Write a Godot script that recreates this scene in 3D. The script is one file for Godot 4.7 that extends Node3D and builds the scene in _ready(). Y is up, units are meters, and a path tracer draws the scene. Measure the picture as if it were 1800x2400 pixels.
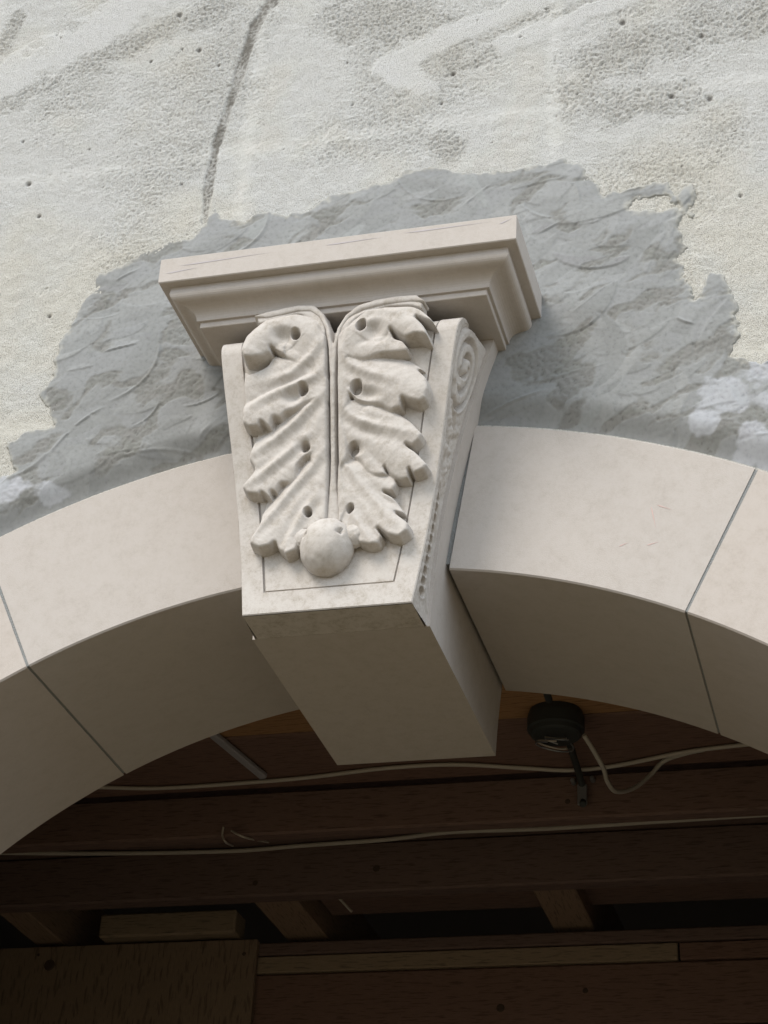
extends Node3D
# Carved keystone of a stone arch in a freshly patched plaster wall, seen from below.

const YC := 1.8804          # centre of the arch
const RI := 1.0511
const RE := 1.2834
const ZARCH := -0.005       # face of the arch stones
const ZBACK := -0.3823      # back of the arch
const YK := 2.8163          # underside of the keystone
const CEIL := 3.10
const ZA := -1.10           # face of the first timber
const ZB := -1.45           # face of the second timber
const ZF := -1.75           # face of the bulkhead

# ------------------------------------------------------------------ mesh builder
class MB:
	var v := PackedVector3Array()
	var n := PackedVector3Array()
	var i := PackedInt32Array()
	var c := PackedColorArray()
	func tri(a: Vector3, b: Vector3, d: Vector3, na: Vector3, nb: Vector3, nd: Vector3):
		var k := v.size()
		v.append_array([a, b, d]); n.append_array([na, nb, nd])
		if (b - a).cross(d - a).dot(na + nb + nd) > 0.0: i.append_array([k, k + 2, k + 1])
		else: i.append_array([k, k + 1, k + 2])
	func quad(a, b, d, e, na, nb, nd, ne):
		tri(a, b, d, na, nb, nd); tri(a, d, e, na, nd, ne)
	func flat(p: Array, inside: Vector3):
		var m = (p[1] - p[0]).cross(p[2] - p[0])
		if m.length() < 1e-12 and p.size() > 3: m = (p[2] - p[0]).cross(p[3] - p[0])
		m = m.normalized()
		if m.dot(p[0] - inside) < 0.0: m = -m
		for k in range(1, p.size() - 1): tri(p[0], p[k], p[k + 1], m, m, m)
	func box(at: Vector3, size: Vector3, ch := 0.004, turn := Basis()):
		var h := size * 0.5
		ch = minf(ch, minf(h.x, minf(h.y, h.z)) * 0.5)
		var p := func(s: Vector3, ax: int) -> Vector3:
			var q := Vector3((h.x - ch) * s.x, (h.y - ch) * s.y, (h.z - ch) * s.z)
			q[ax] = h[ax] * s[ax]
			return at + turn * q
		for ax in 3:
			var b := (ax + 1) % 3
			var d := (ax + 2) % 3
			for sa in [-1, 1]:
				var f := []
				for w in [[-1, -1], [1, -1], [1, 1], [-1, 1]]:
					var s := Vector3(); s[ax] = sa; s[b] = w[0]; s[d] = w[1]
					f.append((p as Callable).call(s, ax))
				flat(f, at)
				for sb in [-1, 1]:
					var e := []
					for w in [[-1, ax], [1, ax], [1, b], [-1, b]]:
						var s := Vector3(); s[ax] = sa; s[b] = sb; s[d] = w[0]
						e.append((p as Callable).call(s, w[1]))
					flat(e, at)
		for sx in [-1, 1]:
			for sy in [-1, 1]:
				for sz in [-1, 1]:
					var s := Vector3(sx, sy, sz)
					flat([(p as Callable).call(s, 0), (p as Callable).call(s, 1), (p as Callable).call(s, 2)], at)
	func tube(path: Array, r: float, sides := 8, squash := 1.0):
		var ring0 := []
		var nor0 := []
		var up := Vector3(0.13, 0.9, 0.37).normalized()
		for k in path.size():
			var t: Vector3 = (path[mini(k + 1, path.size() - 1)] - path[maxi(k - 1, 0)]).normalized()
			var sd := t.cross(up)
			if sd.length() < 0.05: sd = t.cross(Vector3.RIGHT)
			sd = sd.normalized()
			var u := sd.cross(t).normalized()
			var ring := []
			var nor := []
			for a in sides:
				var w := TAU * a / sides
				ring.append(path[k] + (sd * cos(w) + u * sin(w) * squash) * r)
				nor.append((sd * cos(w) * squash + u * sin(w)).normalized())
			if k > 0:
				for a in sides:
					var b := (a + 1) % sides
					quad(ring0[a], ring0[b], ring[b], ring[a], nor0[a], nor0[b], nor[b], nor[a])
			if k == 0: flat(ring, path[0] + t * r)
			if k == path.size() - 1: flat(ring, path[k] - t * r)
			ring0 = ring; nor0 = nor
	func lathe(at: Vector3, axis: Basis, prof: Array, sides := 32):
		for k in range(1, prof.size()):
			var a: Vector2 = prof[k - 1]
			var b: Vector2 = prof[k]
			var d := (b - a).normalized()
			for s in sides:
				var p := []
				var m := []
				for w in [[a, s], [a, s + 1], [b, s + 1], [b, s]]:
					var g: float = TAU * w[1] / sides
					p.append(at + axis * Vector3(cos(g) * w[0].x, w[0].y, sin(g) * w[0].x))
					m.append(axis * Vector3(cos(g) * d.y, -d.x, sin(g) * d.y))
				quad(p[0], p[1], p[2], p[3], m[0], m[1], m[2], m[3])
	func ball(at: Vector3, r: Vector3, nz: FastNoiseLite, amp: float, dents := []):
		var rows := 40
		var cols := 56
		var g := []
		for a in rows + 1:
			var line := []
			for b in cols + 1:
				var th := PI * a / rows
				var ph := TAU * b / cols
				var d := Vector3(sin(th) * cos(ph), cos(th), sin(th) * sin(ph))
				var q := d * (1.0 + amp * nz.get_noise_3dv(d * 40.0))
				for e in dents:
					q *= 1.0 - 0.28 * smoothstep(e.w, e.w * 0.35, d.distance_to(Vector3(e.x, e.y, e.z).normalized()))
				line.append(at + q * r)
			g.append(line)
		var nn := func(a: int, b: int) -> Vector3:
			var a0 := maxi(a - 1, 0)
			var a1 := mini(a + 1, rows)
			var m: Vector3 = (g[a1][b] - g[a0][b]).cross(g[a][(b + 1) % cols] - g[a][(b - 1 + cols) % cols])
			if m.length() < 1e-10: return (g[a][b] - at).normalized()
			m = m.normalized()
			return m if m.dot(g[a][b] - at) > 0.0 else -m
		var ns := []
		for a in rows + 1:
			var line := []
			for b in cols + 1: line.append((nn as Callable).call(a, b % cols))
			ns.append(line)
		for a in rows:
			for b in cols:
				quad(g[a][b], g[a][b + 1], g[a + 1][b + 1], g[a + 1][b], ns[a][b], ns[a][b + 1], ns[a + 1][b + 1], ns[a + 1][b])
	func mesh() -> ArrayMesh:
		var m := ArrayMesh.new()
		var arr := []
		arr.resize(Mesh.ARRAY_MAX)
		arr[Mesh.ARRAY_VERTEX] = v; arr[Mesh.ARRAY_NORMAL] = n; arr[Mesh.ARRAY_INDEX] = i
		if c.size() == v.size() and c.size() > 0: arr[Mesh.ARRAY_COLOR] = c
		m.add_surface_from_arrays(Mesh.PRIMITIVE_TRIANGLES, arr)
		return m

# a grid of points with smooth normals; keep[k] says which cells are drawn
func grid_mesh(nx: int, ny: int, p: PackedVector3Array, keep: PackedByteArray, col := PackedColorArray(), flip := false) -> ArrayMesh:
	var nor := PackedVector3Array(); nor.resize(nx * ny)
	var idx := PackedInt32Array()
	for j in ny - 1:
		for i in nx - 1:
			if keep.size() and keep[j * nx + i] == 0: continue
			var a := j * nx + i
			var b := a + 1
			var c := a + nx + 1
			var d := a + nx
			var m := (p[c] - p[a]).cross(p[d] - p[b])
			if flip: m = -m
			nor[a] += m; nor[b] += m; nor[c] += m; nor[d] += m
			if flip: idx.append_array([a, b, c, a, c, d])
			else: idx.append_array([a, c, b, a, d, c])
	# pack away unused points
	var map := PackedInt32Array(); map.resize(nx * ny); map.fill(-1)
	var v2 := PackedVector3Array()
	var n2 := PackedVector3Array()
	var c2 := PackedColorArray()
	for k in idx.size():
		var o := idx[k]
		if map[o] < 0:
			map[o] = v2.size(); v2.append(p[o]); n2.append(nor[o].normalized())
			if col.size(): c2.append(col[o])
		idx[k] = map[o]
	var arr := []
	arr.resize(Mesh.ARRAY_MAX)
	arr[Mesh.ARRAY_VERTEX] = v2; arr[Mesh.ARRAY_NORMAL] = n2; arr[Mesh.ARRAY_INDEX] = idx
	if col.size(): arr[Mesh.ARRAY_COLOR] = c2
	var me := ArrayMesh.new()
	me.add_surface_from_arrays(Mesh.PRIMITIVE_TRIANGLES, arr)
	return me

# ------------------------------------------------------------------ objects
func part(called: String, me: Mesh, m: Material, parent: Node = null, label := "") -> MeshInstance3D:
	var o := MeshInstance3D.new()
	o.name = called; o.mesh = me; o.material_override = m
	o.cast_shadow = GeometryInstance3D.SHADOW_CASTING_SETTING_ON
	(parent if parent else self).add_child(o, true)
	if label: o.set_meta("label", label)
	return o
func thing(called: String, label: String, category: String, group := "") -> Node3D:
	var o := Node3D.new()
	o.name = called
	add_child(o, true)
	tag(o, label, category, group)
	return o
func tag(o: Node, label: String, category: String, group := ""):
	o.set_meta("label", label); o.set_meta("category", category)
	if group: o.set_meta("group", group)
func structure(o: Node, label: String):
	o.set_meta("kind", "structure"); o.set_meta("label", label)

# ------------------------------------------------------------------ materials
func lin(r: float, g: float, b: float) -> Color: return Color(r, g, b).linear_to_srgb()
func fnoise(seed_: int, freq: float, kind := FastNoiseLite.TYPE_SIMPLEX_SMOOTH, oct := 4) -> FastNoiseLite:
	var f := FastNoiseLite.new()
	f.seed = seed_; f.frequency = freq; f.noise_type = kind
	f.fractal_type = FastNoiseLite.FRACTAL_FBM if oct > 1 else FastNoiseLite.FRACTAL_NONE
	f.fractal_octaves = oct
	return f
func ntex(f: FastNoiseLite, side: int, stops: Array, cols: Array) -> NoiseTexture2D:
	var t := NoiseTexture2D.new()
	t.width = side; t.height = side; t.seamless = true; t.noise = f
	var g := Gradient.new()
	g.offsets = PackedFloat32Array(stops); g.colors = PackedColorArray(cols)
	t.color_ramp = g
	return t
func nbump(f: FastNoiseLite, side: int, strength: float) -> NoiseTexture2D:
	var t := NoiseTexture2D.new()
	t.width = side; t.height = side; t.seamless = true; t.noise = f
	t.as_normal_map = true; t.bump_strength = strength
	return t
func grey(x: float) -> Color: return Color(x, x, x)
func surf(c: Color, rough: float, tex: Texture2D = null, bump: Texture2D = null, tile := 0.5, bump_k := 1.0, stretch := Vector3.ONE) -> StandardMaterial3D:
	var m := StandardMaterial3D.new()
	m.albedo_color = c; m.roughness = rough; m.metallic_specular = 0.3
	m.uv1_triplanar = true; m.uv1_world_triplanar = true
	m.uv1_scale = stretch / tile
	if tex: m.albedo_texture = tex
	if bump:
		m.normal_enabled = true; m.normal_texture = bump; m.normal_scale = bump_k
	return m

# ------------------------------------------------------------------ helpers
func pts2(a: Array, unit: float) -> PackedVector2Array:
	var r := PackedVector2Array()
	for k in range(0, a.size(), 2): r.append(Vector2(a[k], a[k + 1]) * unit)
	return r
func seg_dist(p: Vector2, a: Vector2, b: Vector2) -> float:
	var d := b - a
	return p.distance_to(a + d * clampf((p - a).dot(d) / d.length_squared(), 0.0, 1.0))
func sdist(poly: PackedVector2Array, p: Vector2) -> float:     # positive inside
	var best := 1e9
	var inside := false
	var a := poly[poly.size() - 1]
	for b in poly:
		var d := b - a
		var e := p - a
		var q := e - d * clampf(e.dot(d) / d.length_squared(), 0.0, 1.0)
		best = minf(best, q.length_squared())
		if (a.y > p.y) != (b.y > p.y) and p.x < (b.x - a.x) * (p.y - a.y) / (b.y - a.y) + a.x: inside = not inside
		a = b
	return sqrt(best) if inside else -sqrt(best)
func smooth_path(p: Array, k := 6) -> Array:
	var out := []
	for s in p.size() - 1:
		var a: Vector3 = p[maxi(s - 1, 0)]
		var d: Vector3 = p[mini(s + 2, p.size() - 1)]
		for t in k: out.append((p[s] as Vector3).cubic_interpolate(p[s + 1], a, d, float(t) / k))
	out.append(p[p.size() - 1])
	return out
func zface(y: float) -> float:      # front of the console at height y
	var t := clampf(y - YK, 0.0, 0.405)
	return -6.0 * t * t * t * t + 3.427 * t * t * t + 0.0599 * t * t - 0.0915 * t + 0.1017
func zleaf(y: float) -> float:
	return zface(y) - (2.2 * (y - 3.2213) * (y - 3.2213) if y > 3.2213 else 0.0)
func zroll(y: float) -> float:      # the same with the rolled top edge
	if y <= 3.216: return zface(y)
	return zface(3.216) - 0.036 + sqrt(maxf(0.0, 0.036 * 0.036 - (y - 3.216) * (y - 3.216)))
func wface(y: float) -> float: return 0.1152 + 0.139 * (y - YK)
func wbody(y: float) -> float:
	var t := y - YK
	return 0.1225 + 0.03 * t + 0.30 * t * t

var M := {}

func _ready():
	# ------------------------------------------------ camera, sky, sun, exposure
	var cam := Camera3D.new()
	cam.name = "camera"
	cam.fov = 28.9107; cam.near = 0.05; cam.far = 400.0
	cam.transform = Transform3D(Basis(Vector3(0.965772, 0.052000, -0.254126), Vector3(0.087996, 0.855923, 0.509561), Vector3(0.244009, -0.514482, 0.822051)), Vector3(0.7139, 1.6000, 2.2690))
	add_child(cam)
	cam.current = true
	var env := Environment.new()
	env.background_mode = Environment.BG_SKY
	var sky := ProceduralSkyMaterial.new()
	sky.sky_top_color = Color(0.80, 0.84, 0.88); sky.sky_horizon_color = Color(0.84, 0.86, 0.88)
	sky.sky_curve = 0.12
	sky.ground_bottom_color = Color(0.30, 0.28, 0.25); sky.ground_horizon_color = Color(0.45, 0.44, 0.42)
	sky.sun_angle_max = 1.0
	env.sky = Sky.new()
	env.sky.sky_material = sky
	env.background_energy_multiplier = 1.0
	env.tonemap_mode = Environment.TONE_MAPPER_LINEAR
	env.tonemap_exposure = 2.65
	env.sdfgi_enabled = true; env.ssao_enabled = true; env.ssil_enabled = true
	var we := WorldEnvironment.new()
	we.name = "sky"
	we.environment = env
	add_child(we)
	var sun := DirectionalLight3D.new()
	sun.name = "sun"
	sun.light_color = Color(1.0, 0.97, 0.93); sun.light_energy = 0.35; sun.light_angular_distance = 25.0
	sun.shadow_enabled = true
	add_child(sun)
	sun.look_at_from_position(Vector3(-1.6, 3.6, 3.0), Vector3.ZERO)

	materials()
	ground()
	wall()
	arch()
	keystone()
	interior()

func materials():
	var fine := fnoise(11, 0.22, FastNoiseLite.TYPE_SIMPLEX_SMOOTH, 4)
	var cloud := fnoise(5, 0.012, FastNoiseLite.TYPE_SIMPLEX_SMOOTH, 5)
	var mott := fnoise(12, 0.010, FastNoiseLite.TYPE_SIMPLEX_SMOOTH, 7)
	mott.fractal_gain = 0.9
	var stone_t := ntex(mott, 1024, [0.0, 0.3, 0.45, 0.6, 1.0], [Color(0.925, 0.92, 0.91), Color(0.965, 0.962, 0.957), Color(0.98, 0.978, 0.975), Color(0.99, 0.99, 0.99), Color(1, 1, 1)])
	var stone_b := nbump(fine, 1024, 1.0)
	M.stone = surf(lin(0.50, 0.455, 0.415), 0.85, stone_t, stone_b, 0.42, 0.5)
	var cl := ntex(cloud, 512, [0.2, 0.5, 0.8], [Color(0.9, 0.89, 0.87), Color(0.98, 0.97, 0.96), Color(1, 1, 1)])
	M.stone.detail_enabled = false
	var carve_t := ntex(mott, 1024, [0.0, 0.3, 0.45, 0.6, 1.0], [Color(0.80, 0.78, 0.75), Color(0.91, 0.90, 0.88), Color(0.96, 0.955, 0.95), Color(0.985, 0.985, 0.98), Color(1, 1, 1)])
	M.carved = surf(lin(0.515, 0.487, 0.463), 0.9, carve_t, stone_b, 0.34, 0.7)
	M.slab = surf(lin(0.465, 0.43, 0.403), 0.85, stone_t, stone_b, 0.36, 0.6)
	var voussoirs := [[0.462, 0.428, 0.402], [0.472, 0.43, 0.398], [0.45, 0.421, 0.397], [0.462, 0.424, 0.391]]
	M.vous = []
	for c in voussoirs: M.vous.append(surf(lin(c[0], c[1], c[2]), 0.85, stone_t, stone_b, 0.46, 0.5))
	var grain := fnoise(21, 0.24, FastNoiseLite.TYPE_SIMPLEX_SMOOTH, 4)
	var gr_t := ntex(grain, 1024, [0.0, 0.22, 0.33, 0.45, 1.0], [grey(0.35), grey(0.6), grey(0.88), grey(0.98), grey(1.0)])
	M.plaster = surf(Color.WHITE, 0.95, gr_t, nbump(grain, 1024, 5.0), 0.5, 0.9)
	M.plaster.vertex_color_use_as_albedo = true
	var mo := fnoise(31, 0.05, FastNoiseLite.TYPE_SIMPLEX_SMOOTH, 5)
	M.mortar = surf(Color.WHITE, 0.8, ntex(mo, 1024, [0.0, 0.3, 0.6, 1.0], [grey(0.82), grey(0.95), grey(0.985), grey(1.0)]), nbump(mo, 1024, 1.6), 0.5, 0.35)
	M.mortar.vertex_color_use_as_albedo = true
	M.joint = surf(lin(0.27, 0.28, 0.28), 0.95, gr_t, nbump(grain, 512, 3.0), 0.3, 0.8)
	var wg := fnoise(41, 0.02, FastNoiseLite.TYPE_SIMPLEX_SMOOTH, 5)
	var wt := ntex(wg, 1024, [0.0, 0.3, 0.45, 0.6, 1.0], [grey(0.62), grey(0.82), grey(0.96), grey(0.9), grey(1.0)])
	var wb := nbump(wg, 512, 2.0)
	M.wood = []
	for c in [[0.20, 0.13, 0.108], [0.215, 0.132, 0.104], [0.18, 0.124, 0.108]]:
		M.wood.append(surf(lin(c[0], c[1], c[2]), 0.75, wt, wb, 1.0, 0.5, Vector3(0.8, 9.0, 9.0)))
	M.orange = surf(lin(0.40, 0.225, 0.11), 0.7, wt, wb, 1.0, 0.5, Vector3(0.8, 9.0, 9.0))
	M.joist = surf(lin(0.30, 0.21, 0.15), 0.75, wt, wb, 1.0, 0.5, Vector3(9.0, 9.0, 0.8))
	M.pale = surf(lin(0.32, 0.245, 0.175), 0.7, wt, wb, 1.0, 0.5, Vector3(0.8, 9.0, 9.0))
	M.ply = surf(lin(0.26, 0.19, 0.135), 0.7, wt, wb, 1.0, 0.5, Vector3(5.0, 0.7, 5.0))
	M.dark = surf(lin(0.16, 0.14, 0.125), 0.9)
	M.knot = surf(lin(0.07, 0.048, 0.036), 0.8)
	M.black = surf(lin(0.042, 0.046, 0.046), 0.5)
	M.steel = surf(lin(0.30, 0.31, 0.33), 0.4); M.steel.metallic = 0.7
	M.cable = surf(lin(0.46, 0.42, 0.37), 0.6)
	M.white = surf(lin(0.42, 0.39, 0.35), 0.5)
	M.plastic = surf(lin(0.34, 0.33, 0.36), 0.5)
	M.pink = surf(lin(0.55, 0.40, 0.375), 0.9)
	M.blue = surf(lin(0.44, 0.41, 0.425), 0.9)
	M.floor = surf(lin(0.10, 0.09, 0.08), 0.95, gr_t, null, 1.5)
	M.ground = surf(lin(0.225, 0.18, 0.11), 0.95, ntex(cloud, 512, [0.2, 0.5, 0.8], [grey(0.7), grey(0.9), grey(1.0)]), null, 3.0)
	M.inner = surf(lin(0.20, 0.19, 0.17), 0.95, gr_t, null, 0.8)

func ground():
	var b := MB.new()
	var s := 150.0
	b.quad(Vector3(-s, 0, s), Vector3(s, 0, s), Vector3(s, 0, -s), Vector3(-s, 0, -s), Vector3.UP, Vector3.UP, Vector3.UP, Vector3.UP)
	structure(part("ground", b.mesh(), M.ground), "bare brown earth in front of the building")

# ------------------------------------------------------------------ the plastered wall
func wall():
	var t := thing("plaster_wall", "rough pale grey plastered wall above the stone arch, with a fresh patch", "wall")
	# core of the wall, a doorway with a round head left open
	var outline := PackedVector2Array([Vector2(-4, 0), Vector2(-4, 6), Vector2(4, 6), Vector2(4, 0), Vector2(1.25, 0), Vector2(1.25, YC)])
	for k in range(1, 48):
		var a := PI * k / 48
		outline.append(Vector2(cos(a) * 1.25, YC + sin(a) * 1.25))
	outline.append_array([Vector2(-1.25, YC), Vector2(-1.25, 0)])
	var b := MB.new()
	var tri := Geometry2D.triangulate_polygon(outline)
	for z in [-0.03, ZBACK]:
		var nz := Vector3(0, 0, 1 if z > -0.2 else -1)
		for k in range(0, tri.size(), 3):
			var q := [outline[tri[k]], outline[tri[k + 1]], outline[tri[k + 2]]]
			b.tri(Vector3(q[0].x, q[0].y, z), Vector3(q[1].x, q[1].y, z), Vector3(q[2].x, q[2].y, z), nz, nz, nz)
	for k in outline.size():
		var p := outline[k]
		var q := outline[(k + 1) % outline.size()]
		var m := Vector3(q.y - p.y, p.x - q.x, 0).normalized()
		b.quad(Vector3(p.x, p.y, -0.03), Vector3(q.x, q.y, -0.03), Vector3(q.x, q.y, ZBACK), Vector3(p.x, p.y, ZBACK), m, m, m, m)
	part("wall_core", b.mesh(), M.inner, t)

	# old plaster: one fine sheet where it is seen, coarser beyond
	var step := 0.0022
	var xs := PackedFloat32Array([-4, -3, -2.2])
	var x := -1.6
	while x < -0.951: xs.append(x); x += 0.05
	x = -0.95
	while x < 0.8501: xs.append(x); x += step
	x = 0.9
	while x < 1.61: xs.append(x); x += 0.05
	xs.append_array([2.2, 3, 4])
	var ys := PackedFloat32Array()
	var y := 0.0
	while y < 2.851: ys.append(y); y += 0.05
	y = 2.88
	while y < 4.351: ys.append(y); y += step
	ys.append_array([4.4, 4.5, 4.7, 5.0, 5.5, 6.0])
	var nx := xs.size()
	var ny := ys.size()
	var big := fnoise(3, 3.0, FastNoiseLite.TYPE_SIMPLEX_SMOOTH, 3)
	var mid := fnoise(4, 26.0, FastNoiseLite.TYPE_SIMPLEX_SMOOTH, 2)
	var lump := fnoise(6, 130.0, FastNoiseLite.TYPE_SIMPLEX, 3)
	var patchy := fnoise(7, 14.0, FastNoiseLite.TYPE_SIMPLEX_SMOOTH, 4)
	var tint := fnoise(8, 5.0, FastNoiseLite.TYPE_SIMPLEX_SMOOTH, 3)
	var crack := pts2([-190,4092,-209,4056,-235,4002,-245,3945,-262,3854,-271,3795,-280,3742,-284,3666,-283,3588], 0.001)
	# trowelled-smooth strokes and rough places, as segments with a half-width
	var smooths := [[0.00, 3.865, 0.30, 3.985, 0.030], [0.20, 3.87, 0.46, 3.965, 0.024], [-0.70, 3.95, -0.44, 4.10, 0.05], [0.02, 3.845, 0.06, 3.80, 0.03]]
	var roughs := [[-0.05, 3.99, 0.09, 3.90, 0.085], [0.13, 3.835, 0.36, 3.955, 0.018], [0.09, 3.86, 0.27, 3.94, 0.008], [-0.70, 3.91, -0.30, 4.06, 0.035], [0.34, 3.81, 0.62, 3.86, 0.06], [0.30, 3.74, 0.46, 3.70, 0.05], [0.10, 3.69, 0.12, 3.67, 0.03], [-0.70, 4.04, -0.68, 4.11, 0.02]]
	var p := PackedVector3Array(); p.resize(nx * ny)
	var col := PackedColorArray(); col.resize(nx * ny)
	var keep := PackedByteArray(); keep.resize(nx * ny)
	var grit := RandomNumberGenerator.new()
	grit.seed = 404
	for j in ny:
		y = ys[j]
		for i in nx:
			x = xs[i]
			var k := j * nx + i
			var r := Vector2(x, maxf(y - YC, 0.0)).length()
			if r < 1.16:
				p[k] = Vector3(x, y, -0.012); continue
			var fine := x > -0.96 and x < 0.86 and y > 2.87
			var q := Vector2(x, y)
			var rough := clampf(0.42 + 1.3 * big.get_noise_2d(x, y), 0.16, 0.95)
			var flat := 0.0
			var lift := 0.0
			var cr := 0.0
			if fine:
				var wob := 0.75 * patchy.get_noise_2d(x, y)
				if y > 3.62:
					for s in smooths:
						var d: float = seg_dist(q, Vector2(s[0], s[1]), Vector2(s[2], s[3])) / s[4]
						if d < 1.3: flat = maxf(flat, smoothstep(1.05, 0.5, d + wob))
					for s in roughs:
						var d: float = seg_dist(q, Vector2(s[0], s[1]), Vector2(s[2], s[3])) / s[4]
						if d < 1.5: rough = maxf(rough, 1.35 * smoothstep(1.3, 0.4, d + wob))
				if y > 3.57 and x > -0.34 and x < -0.15:
					for s in crack.size() - 1:
						var wd := lerpf(0.012, 0.007, float(s) / 8.0)
						cr = maxf(cr, smoothstep(1.15, 0.6, seg_dist(q, crack[s], crack[s + 1]) / wd + wob * 0.8))
			var l := lump.get_noise_2d(x, y)
			var m := mid.get_noise_2d(x, y)
			var z := 0.0015 + 0.0011 * m * (1.0 - 0.7 * flat) + 0.0014 * big.get_noise_2d(x + 3.0, y) + 0.0013 * l * (0.25 + 1.3 * rough) * (1.0 - 0.85 * flat)
			if fine: z += 0.0016 * (grit.randf() - 0.5) * (0.25 + rough) * (1.0 - 0.7 * flat)
			z += 0.0015 * flat
			z -= 0.0036 * cr * (0.7 + 0.7 * l)
			z = lerpf(-0.011, z, smoothstep(RE + 0.005, RE + 0.07, r))
			p[k] = Vector3(x, y, z)
			var tn := tint.get_noise_2d(x, y)
			var c := Color(0.53, 0.536, 0.528)
			c = c.lerp(Color(0.54, 0.528, 0.484), clampf(0.9 * tn + 1.0 * smoothstep(3.72, 3.45, y), 0.0, 1.0))
			c = c.lerp(Color(0.38, 0.375, 0.35), clampf((rough - 0.5) * 0.42 + 0.25 * patchy.get_noise_2d(x * 0.4, y * 0.4) * rough, 0.0, 0.5) * (1.0 - flat))
			c = c.lerp(Color(0.585, 0.59, 0.585), flat * 0.6)
			c = c.lerp(Color(0.19, 0.182, 0.165), clampf(cr * (0.75 + 0.7 * l + 0.9 * patchy.get_noise_2d(x * 1.5, y)), 0.0, 1.0))
			var pit := clampf((-l - 0.40) * 4.0, 0.0, 1.0) * clampf(rough * 1.2, 0.3, 1.0) * (1.0 - flat)
			if grit.randf() < 0.006 + 0.05 * rough * rough: pit = maxf(pit, grit.randf() * (1.0 - 0.7 * flat))
			c = c.lerp(Color(0.22, 0.21, 0.19), pit * 0.55)
			col[k] = c
	for j in ny - 1:
		for i in nx - 1:
			var cx := (xs[i] + xs[i + 1]) * 0.5
			var cy := (ys[j] + ys[j + 1]) * 0.5
			keep[j * nx + i] = 1 if Vector2(cx, maxf(cy - YC, 0.0)).length() > 1.22 else 0
	# scattered holes in the plaster
	var rng := RandomNumberGenerator.new()
	rng.seed = 77
	var i0 := 0
	while xs[i0] < -0.9499: i0 += 1
	var j0 := 0
	while ys[j0] < 2.8799: j0 += 1
	for h in 110:
		var hx := rng.randf_range(-0.8, 0.75)
		var hy := rng.randf_range(3.1, 4.25)
		var hr := 0.0015 + 0.0045 * pow(rng.randf(), 2.2)
		var ci := i0 + roundi((hx + 0.95) / step)
		var cj := j0 + roundi((hy - 2.88) / step)
		for dj in range(-5, 6):
			for di in range(-5, 6):
				var k := (cj + dj) * nx + ci + di
				var f := smoothstep(hr * 1.2, hr * 0.4, Vector2(p[k].x - hx, p[k].y - hy).length() * rng.randf_range(0.85, 1.15))
				p[k].z -= 0.004 * f
				col[k] = col[k].lerp(Color(0.14, 0.13, 0.12), f * 0.8)
	part("old_plaster", grid_mesh(nx, ny, p, keep, col), M.plaster, t, "pale grainy old plaster with pits and a vertical grey crack")

	# fresh grey mortar trowelled round the keystone
	var poly := pts2([-642,3128,-560,3137,-538,3147,-552,3185,-562,3199,-535,3217,-487,3228,-506,3273,-527,3288,-506,3303,-501,3328,-500,3376,-486,3400,-480,3440,-457,3473,-450,3508,-416,3517,-387,3531,-357,3547,-301,3560,-284,3580,-267,3606,-238,3582,-214,3573,-196,3585,-170,3592,-145,3572,-113,3583,-69,3606,-29,3615,8,3616,44,3637,93,3633,119,3619,173,3612,209,3609,249,3613,291,3618,316,3599,337,3564,351,3538,368,3541,410,3543,447,3545,454,3527,460,3496,459,3448,471,3425,460,3397,466,3367,482,3327,500,3366,525,3362,537,3311,539,3255,527,3222,545,3211,576,3204,632,3176], 0.001)
	poly.append_array([Vector2(0.9, 3.10), Vector2(0.95, 2.8), Vector2(-0.95, 2.8), Vector2(-0.95, 3.05)])
	var ax := -0.76
	var ay := 2.95
	var cn := 0.006
	var cw := 260
	var ch := 125
	var sd := PackedFloat32Array(); sd.resize(cw * ch)
	for j in ch:
		for i in cw: sd[j * cw + i] = sdist(poly, Vector2(ax + i * cn, ay + j * cn))
	var ms := 0.0017
	var mw := int(1.54 / ms)
	var mh := int(0.735 / ms)
	var edge := fnoise(51, 30.0, FastNoiseLite.TYPE_SIMPLEX_SMOOTH, 4)
	var swirl := fnoise(53, 7.0, FastNoiseLite.TYPE_SIMPLEX_SMOOTH, 3)
	var dry := fnoise(55, 9.0, FastNoiseLite.TYPE_SIMPLEX_SMOOTH, 4)
	p = PackedVector3Array(); p.resize(mw * mh)
	col = PackedColorArray(); col.resize(mw * mh)
	keep = PackedByteArray(); keep.resize(mw * mh)
	var live := PackedByteArray(); live.resize(mw * mh)
	# overlapping trowel dabs, each with a smooth face and one sharp lip
	var dab := PackedFloat32Array(); dab.resize(mw * mh)
	var tone := PackedFloat32Array(); tone.resize(mw * mh)
	var rd := RandomNumberGenerator.new()
	rd.seed = 2024
	for d in 520:
		var c0 := Vector2(rd.randf_range(ax, ax + 1.5), rd.randf_range(3.08, ay + 0.72))
		var ang := rd.randfn(0.40, 0.55)
		var la := rd.randf_range(0.02, 0.085)
		var lb := la * rd.randf_range(0.2, 0.42)
		var bend := rd.randf_range(-7.0, 7.0)
		var lift := rd.randf_range(-0.0010, 0.0010)
		var tilt := rd.randf_range(0.0, 0.045)
		var lip := rd.randf_range(0.0008, 0.0024) if d % 6 == 0 else 0.0
		var shade := rd.randf_range(-0.08, 0.08)
		var ca := cos(ang)
		var sa := sin(ang)
		var k0 := int((la * 1.3) / ms)
		var ci := int((c0.x - ax - 0.004) / ms)
		var cj := int((c0.y - ay - 0.004) / ms)
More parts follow.
